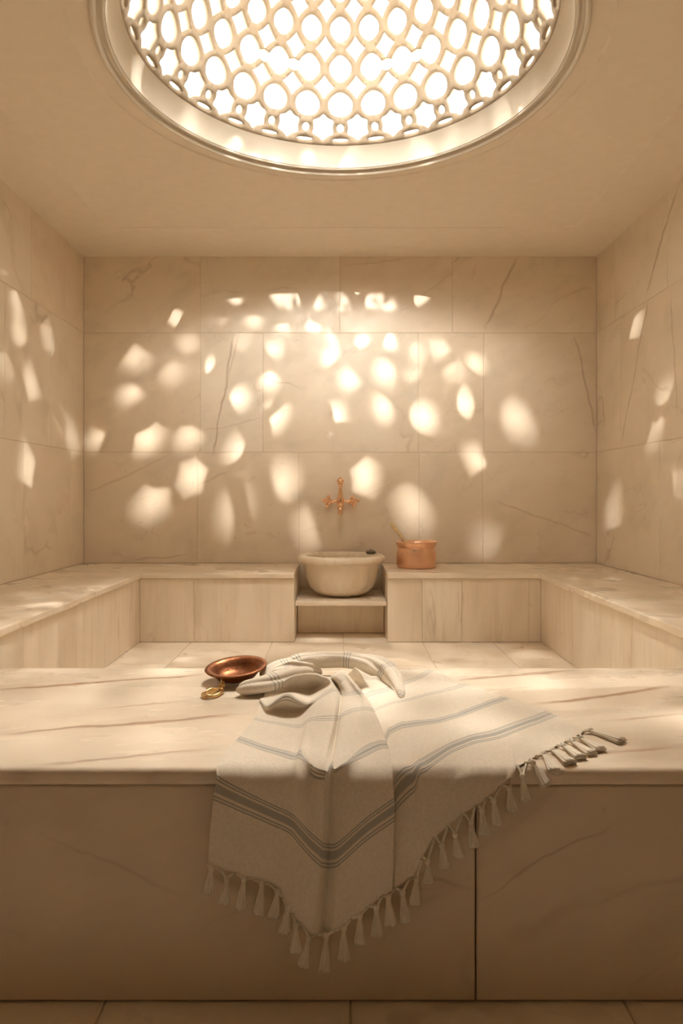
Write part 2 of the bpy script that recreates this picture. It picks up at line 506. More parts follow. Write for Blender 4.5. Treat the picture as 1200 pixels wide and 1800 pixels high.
sky_t = thing('skylight_dome', 'round domed skylight with pierced plaster lattice set in the ceiling', 'skylight', (DC[0], DC[1], CEIL))
lat = lattice(); lat.parent = sky_t; lat.location = -sky_t.location
mb = MB()
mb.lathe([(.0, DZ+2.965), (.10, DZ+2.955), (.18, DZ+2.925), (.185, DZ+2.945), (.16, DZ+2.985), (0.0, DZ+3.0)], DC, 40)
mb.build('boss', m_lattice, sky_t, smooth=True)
mb = MB()
mb.lathe([(.912, DZ+1.986), (.930, DZ+1.968), (.948, DZ+1.938), (.959, DZ+1.910), (.963, DZ+1.886), (.999, DZ+1.892), (.999, DZ+1.94), (.955, DZ+1.985), (.925, DZ+1.994), (.912, DZ+1.986)], DC, 144, cap0=False, cap1=False)
mb.build('cove', m_cove, sky_t, smooth=True, sharp=.6)
mb = MB()
mb.lathe([(.966, CEIL+.005), (.969, CEIL-.004), (.975, CEIL-.007), (.980, CEIL-.003), (.982, CEIL+.010), (.997, CEIL+.010), (1.000, CEIL-.010), (1.005, CEIL-.019), (1.012, CEIL-.022), (1.019, CEIL-.019), (1.024, CEIL-.010), (1.025, CEIL+.004), (.966, CEIL+.005)], DC, 144, cap0=False, cap1=False)
mb.build('rim_moulding', m_cove, sky_t, smooth=True, sharp=1.2)

# ------------------------------------------------------------------ benches
BT, BTH = .473, .036; BF = 4.651; BX = 1.353; NXL, NXR = -.315, .322
def lshape(mb, pts, z0, z1):
    n = len(pts)
    b = [mb.vert((x,y,z0)) for x,y in pts]; t = [mb.vert((x,y,z1)) for x,y in pts]
    mb.face(t); mb.face(b[::-1])
    for i in range(n):
        k = (i+1) % n; mb.face((b[i],b[k],t[k],t[i]))
YB = BY-.003
def bench(sgn, xw, xin, xn, label):
    th = thing('marble_bench', label, 'bench', ((xw+xin)/2, 3.0, 0), 'marble benches along the walls')
    xw -= sgn*.004
    o = .018
    # tops: the long side run and the run against the back wall, mitred
    mb = MB()
    yf = 1.2
    lshape(mb, [(xw,yf),(xin,yf),(xin,BF),(xn,BF),(xn,YB),(xw,YB)] if sgn < 0 else [(xw,yf),(xw,YB),(xn,YB),(xn,BF),(xin,BF),(xin,yf)], BT-BTH, BT)
    tb = mb.build('bench_top', m_bench, th, bevel=.007, bseg=3)
    # carcass + facing panels
    xi = xin+sgn*o
    mb = MB()
    g = .016
    x0, x1 = sorted((xw, xi+sgn*g)); mb.box((x0, yf+.02, .001), (x1, YB-.02, BT-BTH-.001))
    x0, x1 = sorted((xi, xn+sgn*.016)); mb.box((x0, BF+o+g, .001), (x1, YB-.02, BT-BTH-.001))
    mb.build('carcass', m_grout, th)
    mb = MB()
    cu = [yf+.02, 2.1, 2.95, 3.62, 4.16, BF+o] if sgn < 0 else [yf+.02, 1.9, 2.7, 3.45, 4.03, BF+o]
    tiles(mb, (xi,0,0), (0,1,0), (0,0,1), (-sgn,0,0), [(cu[i],cu[i+1],.002,BT-BTH-.002) for i in range(len(cu)-1)], seed=50+sgn, gap=.0014, ch=.0018)
    mb.build('side_panel', m_panel, th)
    mb = MB()
    if sgn < 0: cu = [xi, -1.0, xn-.001]
    else: cu = [xn+.001, .56, .83, xi]
    tiles(mb, (0,BF+o,0), (1,0,0), (0,0,1), (0,-1,0), [(cu[i],cu[i+1],.002,BT-BTH-.002) for i in range(len(cu)-1)], seed=60+sgn, gap=.0014, ch=.0018)
    mb.build('front_panel', m_panel, th)
    mb = MB()
    tiles(mb, (xn,0,0), (0,1,0), (0,0,1), (-sgn,0,0), [(BF+o, YB-.02, .002, BT-BTH-.002)], seed=70+sgn)
    mb.build('end_panel', m_panel, th)
bench(-1, LX, -BX, NXL, 'cream marble corner bench along the left wall, ending left of the basin')
bench(1, RX, BX, NXR, 'cream marble corner bench along the right wall, carrying the copper pot')

# niche shelf under the basin
nt = thing('basin_shelf', 'low marble shelf with recessed riser under the basin between the benches', 'shelf', (0, 5.0, 0))
SZ = .272
mb = MB(); mb.box((NXL+.003, 4.715, SZ-.032), (NXR-.003, YB-.002, SZ)); mb.build('shelf_board', m_bench, nt, bevel=.005)
mb = MB(); tiles(mb, (0,4.98,0), (1,0,0), (0,0,1), (0,-1,0), [(NXL+.003,NXR-.003,.002,SZ-.033)], seed=3); mb.box((NXL+.004,4.992,.001),(NXR-.004,5.3,SZ-.034)); mb.build('riser_panel', m_panel, nt)

# basin
bs = thing('wash_basin', 'round carved marble wash basin sitting in the niche under the copper tap', 'basin', (.008, 5.02, SZ))
bc = (.008, 5.02)
def lob(a, z):
    return 1 + .016*math.cos(14*a)*max(0, min(1, (.50-z)/.05))*max(0, min(1, (z-.275)/.05))
mb = MB()
mb.lathe([(0.0,SZ+.001),(.10,SZ+.001),(.150,.281),(.195,.300),(.228,.330),(.250,.370),(.266,.42),(.275,.47),(.279,.505),(.283,.519),
          (.27,.535),(.25,.530),(.235,.50),(.21,.44),(.16,.39),(.08,.37),(0,.365)], bc, 112, rx=1.0, ry=.96, lobe=lob, cap0=False, cap1=False)
mb.build('bowl', m_basin, bs, smooth=True)
mb = MB()
mb.lathe([(.272,.522),(.295,.516),(.313,.520),(.322,.533),(.323,.548),(.317,.562),(.304,.569),(.283,.571),(.262,.568),(.251,.556),(.249,.540),(.256,.525),(.272,.522)], bc, 96, ry=.97, cap0=False, cap1=False)
mb.build('rim', m_basin, bs, smooth=True)
p = Vector((.225, 5.035, .571))
mb = MB(); mb.lathe([(0,.5715),(.026,.5715),(.036,.578),(.036,.590),(.030,.598),(.012,.601),(0,.602)], (p.x,p.y), 20, cap0=False, cap1=False)
mb.lathe([(.010,.600),(.007,.603),(.008,.606),(0,.607)], (p.x,p.y), 12, cap0=False)
st = mb.build('basin_plug', m_grey, None, smooth=True); tag(st, 'small dark metal plug lying on the right side of the basin rim', 'plug')

# tap
fa = thing('wall_tap', 'copper wall tap with two cross handles above the basin', 'tap', (0, BY, .955))
fy_ = BY-.060
def zz(py, Y=BY-.06): return EYE+(CY-py)*Y/F
mb = MB()
prof = [(0,zz(902)),(.010,zz(902)),(.018,zz(897)),(.026,zz(890)),(.031,zz(883)),(.030,zz(877)),(.022,zz(871)),(.017,zz(866)),(.013,zz(860)),(.014,zz(855)),(.020,zz(852)),(.013,zz(851.5)),(.012,zz(851))]
mb.lathe([(r,z) for r,z in prof], (0,fy_), 24, cap0=False)
mb.build('body', m_copper_faucet, fa, smooth=True)
mb = MB(); mb.ball((0,fy_,zz(846)), .028, 20, (1,1,1)); mb.ball((0,fy_,zz(839.5)), .008, 12); mb.build('finial', m_copper_faucet, fa, smooth=True)
mb = MB()
mb.tube([(0,fy_-.012,zz(886)),(0,fy_-.05,zz(885)),(0,fy_-.085,zz(887)),(0,fy_-.105,zz(891)),(0,fy_-.112,zz(896)),(0,fy_-.112,zz(903))], [.016,.014,.014,.015,.014,.017], 16)
mb.ball((0,fy_-.106,zz(889)), .019, 14)
mb.build('spout', m_copper_faucet, fa, smooth=True)
mb = MB()
hz = zz(881)
mb.tube([(-.098,fy_,hz),(-.05,fy_,hz),(-.03,fy_,hz),(.03,fy_,hz),(.05,fy_,hz),(.098,fy_,hz)], [.012,.010,.014,.014,.010,.012], 12)
mb.build('crossbar', m_copper_faucet, fa, smooth=True)
for s in (-1, 1):
    mb = MB(); mb.tube([(s*.098,fy_+.012,hz),(s*.098,BY-.014,hz)], .015, 14); mb.lathe([(0,0),(.032,0),(.032,.006),(.024,.012),(.016,.013)], (0,0), 24, cap0=False, M=Matrix.Translation((s*.098,BY-.002,hz)) @ Matrix.Rotation(PI/2,4,'X'))
    mb.build('wall_flange', m_copper_faucet, fa, smooth=True)
    mb = MB()
    hy = fy_-.045
    mb.tube([(s*.098,fy_,hz),(s*.098,hy-.012,hz)], [.014,.013], 14); mb.ball((s*.098,hy-.012,hz), .016, 14)
    for k in range(4):
        a = PI/4*.55*s + PI/2*k + (.25 if s < 0 else -.25)
        d = Vector((math.cos(a),0,math.sin(a))); c0 = Vector((s*.098,hy,hz))
        mb.tube([c0+d*.008,c0+d*.034], [.008,.006], 10); mb.ball(c0+d*.038, .0125, 12)
    mb.build('cross_handle', m_copper_faucet, fa, smooth=True)

# copper pot + spoon
pc = ((731.5-CX)*5.04/F, 5.04)
pt = thing('copper_pot', 'hammered copper pot standing on the back bench right of the basin', 'pot', (pc[0],pc[1],BT))
z0 = BT+.001
mb = MB()
mb.lathe([(0,z0),(.134,z0),(.141,z0+.008),(.145,z0+.035),(.146,z0+.07),(.144,z0+.10),(.138,z0+.125),(.133,z0+.140),(.133,z0+.150),
          (.129,z0+.150),(.129,z0+.138),(.134,z0+.12),(.139,z0+.09),(.140,z0+.05),(.132,z0+.012),(0,z0+.010)], pc, 64, cap0=False, cap1=False)
mb.build('pot_body', m_copper, pt, smooth=True)
mb = MB()
mb.lathe([(.1335,z0+.146),(.137,z0+.150),(.146,z0+.166),(.150,z0+.182),(.152,z0+.190),(.149,z0+.193),(.145,z0+.191),(.140,z0+.168),(.1295,z0+.152),(.1335,z0+.146)], pc, 64, cap0=False, cap1=False)
mb.build('pot_rim', m_copper, pt, smooth=True)
mb = MB()
a = W(687,920,5.10); b = W(715,956,5.02); c = b+(b-a)*1.25
c = Vector((c.x, c.y-.0, max(c.z, z0+.04)))
mb.tube([a, a.lerp(b,.08), a.lerp(b,.5), b, b.lerp(c,.6)], [.010,.0155,.0135,.0115,.011], 12)
mb.ball(b.lerp(c,.85), .026, 14, (1,1,.8))
tag(mb.build('wooden_spoon', m_wood, None, smooth=True), 'pale wooden spoon with its handle leaning out of the copper pot', 'spoon')

# ------------------------------------------------------------------ platform slab in front
SL = .467; SY0, SY1 = 1.333, 2.125; SX = 1.22
pf = thing('marble_platform', 'low marble platform with veined top in the foreground under the towel', 'platform', (0, 1.7, 0))
mb = MB(); mb.box((-SX,SY0,SL-.035),(SX,SY1,SL)); mb.build('slab_top', m_slab, pf, bevel=.013, bseg=5, smooth=True, sharp=.9)
mb = MB(); mb.box((-SX+.03,SY0+.03,.001),(SX-.03,SY1-.012,SL-.036)); mb.build('core', m_grout, pf)
mb = MB(); PYF = SY0+.012
tiles(mb, (0,PYF,0), (1,0,0), (0,0,1), (0,-1,0), [(-SX+.02,-.86,.004,SL-.036),(-.86,(836-CX)*PYF/F,.004,SL-.036),((836-CX)*PYF/F,SX-.02,.004,SL-.036)], seed=12, gap=.004)
mb.build('front_panel', m_front, pf)
for s in (-1,1):
    mb = MB(); tiles(mb, (s*(SX-.015),0,0), (0,1,0), (0,0,1), (s,0,0), [(SY0+.014,SY1-.012,.004,SL-.036)], seed=13+s)
    mb.build('end_panel', m_front, pf)

# ------------------------------------------------------------------ copper bowl with handle on the platform
bc2 = ((417-CX)*1.965/F, 1.965)
bw = thing('copper_bowl', 'shallow copper bath bowl with gold loop handle on the platform left of the towel', 'bowl', (bc2[0],bc2[1],SL))
tilt = Matrix.Translation((bc2[0],bc2[1],SL+.0015)) @ Matrix.Rotation(-.07,4,'Y') @ Matrix.Rotation(.10,4,'X')
mb = MB()
mb.lathe([(0,.006),(.03,.006),(.040,.007),(.055,.014),(.066,.026),(.071,.036),(.078,.0385),(.087,.040),(.089,.0425),(.087,.045),(.078,.044),(.069,.0405),(.062,.029),(.052,.018),(.036,.0115),(0,.011)], (0,0), 64, cap0=False, cap1=False, M=tilt)
mb.build('bowl_body', m_copper_dark, bw, smooth=True)
mb = MB()
h0 = Vector((bc2[0]-.030, bc2[1]-.062, SL+.028)); h1 = Vector(WS(391,1212)) + Vector((0,0,.012)); rc = Vector(WS(374,1222)) + Vector((0,0,.007))
mb.tube([h0, h0.lerp(h1,.5)+Vector((0,0,.003)), h1], [.005,.0055,.005], 10)
dirn = (rc-h1); dirn.z = 0; dirn.normalize(); sd_ = Vector((-dirn.y,dirn.x,0))
ring = [rc + .031*math.cos(t)*dirn*1.25 + .022*math.sin(t)*sd_ + Vector((0,0,.0015*math.sin(5*t))) for t in [2*PI*i/40 for i in range(41)]]
mb.tube(ring, .0042, 10)
inner = [rc + .034*math.cos(t)*dirn + .005*math.sin(t)*sd_ + Vector((0,0,.002)) for t in [2*PI*i/30 for i in range(31)]]
mb.tube(inner, .0030, 8)
mb.ball(h1+dirn*.004, .0075, 12)
mb.tube([h1+sd_*.008, h1+dirn*.012-sd_*.008], .004, 8)
mb.build('handle', m_brass, bw, smooth=True)['label'] = 'twisted gold wire loop handle'

#TOWEL>>
# ------------------------------------------------------------------ towel
from mathutils import noise as mnoise
YH = 1.318
def S_(px, py, h=.004):
    Y = (EYE-SL-h)*F/(py-CY); return Vector(((px-CX)*Y/F, Y, SL+h))
def H_(px, py, Y=YH): return W(px, py, Y)
def S(px, py, h=.004): return ('S', px, py, h)
def H(px, py, Y=YH): return ('H', px, py, Y)
def pos(c): return (S_ if c[0] == 'S' else H_)(*c[1:])
def between(a, b, t):
    x = a[1]+(b[1]-a[1])*t; y = a[2]+(b[2]-a[2])*t
    if a[0] == b[0]: return (a[0], x, y, a[3]+(b[3]-a[3])*t)
    return ('H', x, max(y, 1367), YH) if y > 1356 else ('S', x, min(y, 1345), .005)
# every column runs from the fringed hem up to the gathered end.
# entries: hem, band one, band two, band three, fold base, fold crest, hollow, second crest, gathered end
COLS = [
 dict(e=(381,.005), p=[H(364,1521), H(377,1384), S(418,1298), S(446,1264), S(456,1238), S(456,1229,.008), S(462,1226,.004), S(468,1214,.01), S(478,1200,.005)]),
 dict(e=(396,.006), p=[H(390,1527), H(398,1394), S(432,1303,.005), S(460,1268,.005), S(466,1250,.004), S(468,1240,.018), S(474,1227,.004), S(486,1202,.022), S(494,1192,.004)]),
 dict(e=(432,.007), p=[H(420,1536,1.316), H(428,1408,1.316), S(460,1314,.007), S(484,1272,.006), S(484,1251,.004), S(488,1228,.038), S(494,1219,.005), S(508,1191,.045), S(514,1192,.004)]),
 dict(e=(480,.008), p=[H(452,1547,1.316), H(478,1430,1.316), S(505,1328,.008), S(512,1277,.007), S(508,1252,.004), S(506,1220,.052), S(513,1216,.006), S(526,1186,.055), S(532,1194,.004)]),
 dict(e=(510,.007), p=[H(487,1560,1.318), H(512,1446,1.318), S(519,1331,.007), S(529,1278,.007), S(526,1250,.005), S(527,1232,.036), S(530,1216,.006), S(541,1184,.062), S(546,1194,.004)]),
 dict(e=(524,.020), p=[H(502,1588,1.308), H(527,1462,1.306), S(528,1326,.016), S(541,1268,.012), S(538,1246,.010), S(541,1235,.024), S(547,1213,.008), S(555,1185,.062), S(558,1192,.004)]),
 dict(e=(546,.022), p=[H(524,1618,1.306), H(548,1485,1.304), S(552,1338,.022), S(560,1264,.02), S(560,1238,.022), S(562,1222,.030), S(564,1205,.026), S(567,1189,.058), S(566,1190,.006)]),
 dict(e=(570,.022), p=[H(548,1640,1.302), H(564,1499,1.298), S(573,1346,.022), S(584,1263,.026), S(585,1226,.032), S(583,1210,.042), S(580,1201,.048), S(574,1191,.056), S(571,1190,.02)]),
 dict(e=(574,.016), p=[H(556,1642,1.310), H(567,1501,1.308), S(577,1347,.014), S(590,1264,.020), S(593,1226,.028), S(590,1212,.036), S(585,1201,.042), S(577,1191,.052), S(573,1190,.02)]),
 dict(e=(579,.003), p=[H(567,1641,1.3275), H(577,1503,1.3275), S(582,1348,.003), S(594,1264,.004), S(598,1230,.013), S(597,1216,.022), S(590,1204,.028), S(580,1191,.046), S(576,1190,.02)]),
 dict(e=(585,.014), p=[H(578,1638,1.318), H(585,1503,1.316), S(588,1346,.012), S(598,1262,.014), S(603,1232,.018), S(602,1219,.024), S(595,1204,.036), S(584,1189,.052), S(579,1189,.02)]),
 dict(e=(592,.020), p=[H(586,1636,1.309), H(594,1500,1.307), S(597,1338,.018), S(606,1255,.020), S(609,1231,.022), S(608,1219,.028), S(600,1203,.042), S(588,1187,.056), S(583,1188,.02)]),
 dict(e=(638,.018), p=[H(630,1606,1.308), H(640,1458,1.306), S(638,1323,.018), S(632,1247,.026), S(630,1230,.030), S(622,1214,.038), S(610,1197,.050), S(595,1181,.060), S(588,1186,.02)]),
 dict(e=(678,.020), p=[H(674,1574,1.308), H(680,1430,1.304), S(668,1309,.022), S(649,1247,.032), S(641,1229,.036), S(630,1214,.044), S(617,1196,.054), S(601,1179,.060), S(593,1184,.02)]),
 dict(e=(689,.018), p=[H(689,1565,1.308), H(693,1420,1.304), S(681,1309,.022), S(658,1250,.032), S(648,1230,.036), S(635,1214,.044), S(621,1197,.052), S(605,1180,.058), S(597,1184,.02)]),
 dict(e=(687,.004), p=[H(684,1566,1.326), H(690,1418,1.326), S(675,1308,.006), S(653,1252,.008), S(644,1233,.010), S(632,1217,.012), S(619,1201,.016), S(606,1186,.02), S(600,1186,.01)]),
 dict(e=(692,.003), p=[H(694,1562,1.322), H(697,1396,1.322), S(684,1285,.003), S(664,1246,.004), S(652,1234,.005), S(640,1220,.006), S(627,1205,.012), S(614,1186,.03), S(606,1186,.01)]),
 dict(e=(716,.006), p=[H(724,1540,1.318), H(724,1367,1.318), S(706,1275,.005), S(686,1238,.005), S(670,1228,.006), S(655,1214,.008), S(640,1197,.03), S(624,1174,.062), S(618,1188,.01)]),
 dict(e=(752,.007), p=[H(757,1478,1.318), S(753,1338,.007), S(728,1272,.006), S(712,1232,.006), S(696,1222,.008), S(682,1208,.008), S(668,1198,.012), S(650,1188,.03), S(640,1190,.01)]),
 dict(e=(800,.007), p=[H(804,1436,1.318), S(790,1315,.006), S(768,1268,.005), S(748,1222,.006), S(726,1210,.010), S(708,1198,.010), S(694,1194,.008), S(676,1190,.012), S(664,1190,.006)]),
 dict(e=(848,.006), p=[H(846,1410,1.318), S(828,1298,.005), S(804,1258,.005), S(780,1215,.005), S(752,1200,.008), S(730,1190,.008), S(716,1188,.006), S(698,1186,.006), S(688,1186,.005)]),
 dict(e=(890,.006), p=[H(886,1376,1.318), S(872,1290,.005), S(838,1245,.004), S(800,1210,.005), S(764,1193,.006), S(740,1184,.006), S(726,1183,.005), S(712,1181,.005), S(702,1180,.004)]),
 dict(p=[S(914,1345), S(906,1277,.005), S(860,1236,.005), S(811,1206,.004), S(772,1189,.005), S(746,1180,.005), S(734,1179), S(722,1177.5), S(712,1177)]),
 dict(p=[S(960,1320), S(938,1266), S(877,1231,.005), S(817,1204.5,.004), S(776,1187,.004), S(750,1179,.004), S(738,1178), S(727,1177), S(718,1176.5)]),
 dict(p=[S(1000,1300), S(958,1258), S(886,1228), S(820,1204), S(778,1186), S(753,1178.5), S(741,1177.5), S(730,1176.5), S(722,1176)]),
 dict(p=[S(1028,1285), S(969,1254), S(891,1226.5), S(823,1203), S(780,1185.5), S(755,1178), S(743,1177), S(733,1176), S(725,1175.5)]),
]
DV = [0, .165, .36, .55, .66, .71, .76, .82, .90]
def interp(keys, x):
    return Vector(catmull([(k[0], k[1].x, k[1].y, k[1].z) for k in keys], x))
SPLIT = 16
C2 = []
for i, c in enumerate(COLS):
    C2.append(c)
    if i >= SPLIT and i+1 < len(COLS):
        n = COLS[i+1]
        for t in (.25, .5, .75):
            ea, eb = c.get('e', n.get('e', (915,.005))), n.get('e', (915,.005))
            C2.append(dict(e=(ea[0]+(eb[0]-ea[0])*t, ea[1]+(eb[1]-ea[1])*t), p=[between(a, b, t) for a, b in zip(c['p'], n['p'])]))
COLS = C2
def column(c):
    p = [pos(q) for q in c['p']]; keys = []
    for q in range(len(p)):
        keys.append((float(q), p[q]))
        if q+1 < len(p) and p[q].y < SY0 and p[q+1].y > SY0:
            px, h = c['e']
            h *= .55; t0 = Vector(((px-CX)*(SY0+.014)/F, SY0+.014, SL+h)); f0 = Vector(((px-CX)*YH/F, min(p[q].y, SY0-.010), max(SL-.016, min(p[q].z+.005, SL-.005))))
            d1 = (f0-p[q]).length; d2 = (t0-f0).length; d3 = (p[q+1]-t0).length
            T = d1+d2+d3
            a, b = q+max(d1/T,.02), q+min((d1+d2)/T,.98)
            keys.append((a, f0)); keys.append(((a+b)/2, (f0+t0)/2+Vector((0,-.0035,.0050+.2*h)))); keys.append((b, t0))
    return keys
KEYS = [column(c) for c in COLS]
def towel():
    qs = [i*.05 for i in range(161)]
    cols3 = [[interp(k, min(q, 7.999)) for q in qs] for k in KEYS]
    # width coordinate from the hem
    us = [0.0]
    for i in range(1, len(COLS)):
        mid = 40
        us.append(us[-1] + max(.012, (.5*(cols3[i][0]-cols3[i-1][0]).length+.5*(cols3[i][mid]-cols3[i-1][mid]).length)))
    n = 340
    mb = MB(); rows = []; uvr = []
    for qi, q in enumerate(qs):
        kk = [(us[i], cols3[i][qi].x, cols3[i][qi].y, cols3[i][qi].z) for i in range(len(us))]
        row = []; uv = []
        i0 = int(q); t = min(q, 7.999)-int(min(q,7.999)); i0 = min(i0, 7)
        dd = DV[i0]*(1-t)+DV[i0+1]*t
        for j in range(n+1):
            u = us[-1]*j/n
            P = Vector(catmull(kk, u))
            nv = mnoise.noise(Vector((u*9, dd*7, 3.1)))*.0030 + mnoise.noise(Vector((u*26+5, dd*12, 1.7)))*.0012
            if P.y < SY0-.004: P.y -= abs(nv)*1.2
            else: P.z += abs(nv)
            if P.y >= SY0-.004: P.z = max(P.z, SL+.003)
            else: P.y = min(P.y, SY0-.0055)
            row.append(P); uv.append((u, dd))
        rows.append(row); uvr.append(uv)
    # relax the cloth where it turns over the slab edge
    ib = max(range(n+1), key=lambda j: -abs(us[-1]*j/n-us[15]))
    for it in range(14):
        new = [list(r) for r in rows]
        for qi in range(8, 42):
            for j in range(1 if it < 4 else ib+4, n):
                if abs(j-ib) < 4: continue
                P = (rows[qi][j-1]+rows[qi][j+1]+rows[qi-1][j]+rows[qi+1][j])*.25
                P = rows[qi][j].lerp(P, .8)
                # keep clear of the rounded slab edge
                cy, cz, rad = SY0+.013, SL-.013, .0165
                if P.y < cy and P.z > cz:
                    dv = Vector((P.y-cy, P.z-cz)); L = dv.length
                    if L < rad: dv = dv*(rad/max(L,1e-5)); P.y = cy+dv.x; P.z = cz+dv.y
                elif P.y >= cy: P.z = max(P.z, SL+.003)
                else: P.y = min(P.y, SY0-.0045)
                new[qi][j] = P
        rows = new
    mb.grid(rows, uvs=uvr)
    return mb, rows, us
tw = thing('towel', 'cream cotton bath towel with grey stripes and tassels draped over the platform edge', 'towel', (0, 1.5, SL))
tmb, trows, tus = towel()
def roll(mb, path, seg=22, sub=6, d0=0.0, dsign=1, flat=1.0, seed=0):
    """a rolled fold of cloth: path of (px, py of its top-line, height of the centre, radius)"""
    keys = []
    for i, (px, py, h, r, *rest) in enumerate(path):
        P = S_(px, py, h); keys.append((float(i), P.x, P.y, P.z, r, rest[0] if rest else flat))
    m = (len(path)-1)*sub
    pts = [catmull(keys, min(i/sub, len(path)-1.0001)) for i in range(m+1)]
    rows = []; uvr = []; L = 0
    for i, q in enumerate(pts):
        c = Vector(q[:3]); r = max(q[3], .0015)
        a = Vector(pts[max(i-1,0)][:3]); b = Vector(pts[min(i+1,m)][:3])
        if i: L += (c-Vector(pts[i-1][:3])).length
        d = b-a; d.normalize()
        sx = d.cross(Vector((0,0,1))).normalized(); up = sx.cross(d).normalized()
        row = []; uv = []
        for j in range(seg):
            th = 2*PI*j/seg
            w_ = 1 + .16*mnoise.noise(Vector((math.cos(th)*1.3+seed, math.sin(th)*1.3, L*14))) + .07*mnoise.noise(Vector((math.cos(th)*3+seed, math.sin(th)*3, L*20+7)))
            g1 = .75+.45*math.sin(L*11+seed*2.1); g2 = 1.75+.4*math.sin(L*8+seed)
            w_ *= 1 - .24*math.exp(-((th-g1)/.22)**2) - .20*math.exp(-((th-g2)/.25)**2)
            P = c + r*w_*(math.cos(th)*sx*q[4] + math.sin(th)*up)
            P.z = max(P.z, SL+.0025)
            row.append(P); uv.append((th*r, d0+dsign*L))
        rows.append(row); uvr.append(uv)
    mb.grid(rows, closed_u=True, cap0=True, cap1=True, uvs=uvr)
# left tongue, its upper flap, the arch at the back and its falling end
roll(tmb, [(420,1213,.015,.006,1.0),(423,1212,.018,.014,1.1),(431,1210,.020,.019,1.3),(450,1206,.023,.021,1.6),(472,1200,.028,.022,1.9),(494,1193,.032,.024,1.9),(512,1187,.036,.024,1.6),(528,1183,.036,.021,1.3),(541,1184,.028,.017,1.1),(549,1187,.018,.009,1.0),(552,1189,.012,.003,1.0)], seg=64, d0=.455, seed=1)
roll(tmb, [(462,1194,.012,.004,1.1),(467,1189,.018,.013,1.3),(474,1182,.024,.019,1.7),(494,1175,.029,.022,1.6),(514,1171,.033,.022,1.4),(536,1173,.032,.019,1.2),(552,1177,.022,.016,1.1),(562,1182,.010,.008,1.0),(565,1184,.006,.003,1.0)], seg=56, d0=.462, seed=4)
roll(tmb, [(493,1184,.012,.005,1.2),(499,1178,.022,.016,1.4),(512,1169,.034,.022,1.5),(531,1162,.043,.024,1.4),(556,1160,.047,.023,1.2),(585,1159.5,.048,.022,1.1),(615,1160.5,.047,.024,1.1),(644,1166,.042,.029,1.1),(668,1175,.035,.032,1.1),(686,1187,.027,.028,1.0),(696,1199,.020,.021,1.0),(701,1212,.011,.017,.9),(703,1220,.008,.015,.9),(704,1226,.006,.010,.9),(704.5,1229,.004,.004,.9)], seg=64, d0=.49, seed=9)
cl = tmb.build('cloth', m_cloth, tw, smooth=True, fix=False)
# tassels along the hem: (knot px, py, skirt end px, py)
TS = [(371,1526,366,1570),(399,1545,393,1587),(429,1545,422,1597),(460,1553,455,1607),(488,1568,480,1612),(505,1595,499,1639),(520,1625,520,1673),(542,1648,533,1698),
      (573,1646,570,1706),(604,1631,604,1687),(632,1610,633,1658),(661,1595,662,1644),(682,1576,686,1625),(707,1568,712,1620),(732,1545,729,1589),(751,1514,752,1551),(776,1485,782,1526),
      (800,1467,805,1506),(827,1445,832,1488),(847,1424,851,1467),(867,1406,873,1449),(895,1386,900,1425),(918,1365,923,1407)]
TL = [(936,1341,960,1381),(956,1326,977,1356),(972,1319,1003,1341),(992,1312,1021,1332),(1007,1304,1040,1325),(1022,1298,1056,1318),(1038,1284,1094,1303)]
hem = trows[0]
def nearest_hem(px):
    return min(hem, key=lambda p: abs(CX+p.x/p.y*F-px))
def tassel(K, E, a, b, seed, flat=.62, wide=1.0):
    rr = random.Random(seed)
    mb = MB()
    d = (E-K).normalized(); L = (E-K).length
    # two twisted cords from the hem to the knot
    for p in (a, b):
        mid = p.lerp(K, .5) + Vector((0,-.0012,.001))
        pts = [p, p.lerp(mid,.6), mid, mid.lerp(K,.6), K]
        mb.tube(pts, [.0032,.0026,.0024,.0026,.003], 8)
    # knot
    mb.ball(K, .0062, 12, (1,.9,1.1))
    # skirt of threads
    up = Vector((0,1,0)) if d.z < -.6 else Vector((0,0,1))
    sx = d.cross(up).normalized(); sy = sx.cross(d).normalized()
    seg = 36; rows = []
    ph = rr.random()*6
    for (t, r) in ((0,.0035),(.08,.0048),(.16,.0042),(.24,.0048),(.45,.0064),(.7,.0084),(.9,.0102),(1.0,.0106)):
        row = []
        for j in range(seg):
            th = 2*PI*j/seg
            k = 1+.13*math.sin(9*th+ph)*min(1,t*2)+.05*rr.random()*t
            e = (rr.random()-.5)*.004 if t == 1.0 else 0
            P = K + d*(L*t+e) + r*wide*k*(math.cos(th)*sx + flat*math.sin(th)*sy)
            row.append(P)
        rows.append(row)
    mb.grid(rows, closed_u=True, cap0=True)
    tip = K + d*L*1.02
    n0 = len(mb.v); mb.vert(tip); m0 = n0-seg
    for j in range(seg): mb.face((m0+j, m0+(j+1) % seg, n0))
    for i, p in enumerate(mb.v):
        x, y, z = p
        if y > SY0-.002 and z < SL+.002: mb.v[i] = (x, y, SL+.002)
        if z < SL-.004 and y > SY0-.003: mb.v[i] = (x, SY0-.003, z)
    o = mb.build('tassel', m_tassel, tw, smooth=True)
for i, (kx, ky, ex, ey) in enumerate(TS):
    prev = TS[i-1] if i else (kx-24, 0); nxt = TS[i+1] if i+1 < len(TS) else TL[0]
    a = nearest_hem(.5*(kx+prev[0])+1.5); b = nearest_hem(.5*(kx+nxt[0])-1.5)
    K = H_(kx, ky, min(a.y, b.y, 1.318)); E = H_(ex, ey, min(a.y, b.y, 1.318)-.002)
    tassel(K, E, a, b, i)
for i, (kx, ky, ex, ey) in enumerate(TL):
    a = nearest_hem(kx-14); b = nearest_hem(kx-4)
    K = S_(kx, ky, .007); E = S_(ex, ey, .006)
    if i == 0: E = W(ex, ey, 1.316)
    tassel(K, E, a, b, 50+i, .62 if i == 0 else .55, 1.25 if i else 1.0)
#<<TOWEL

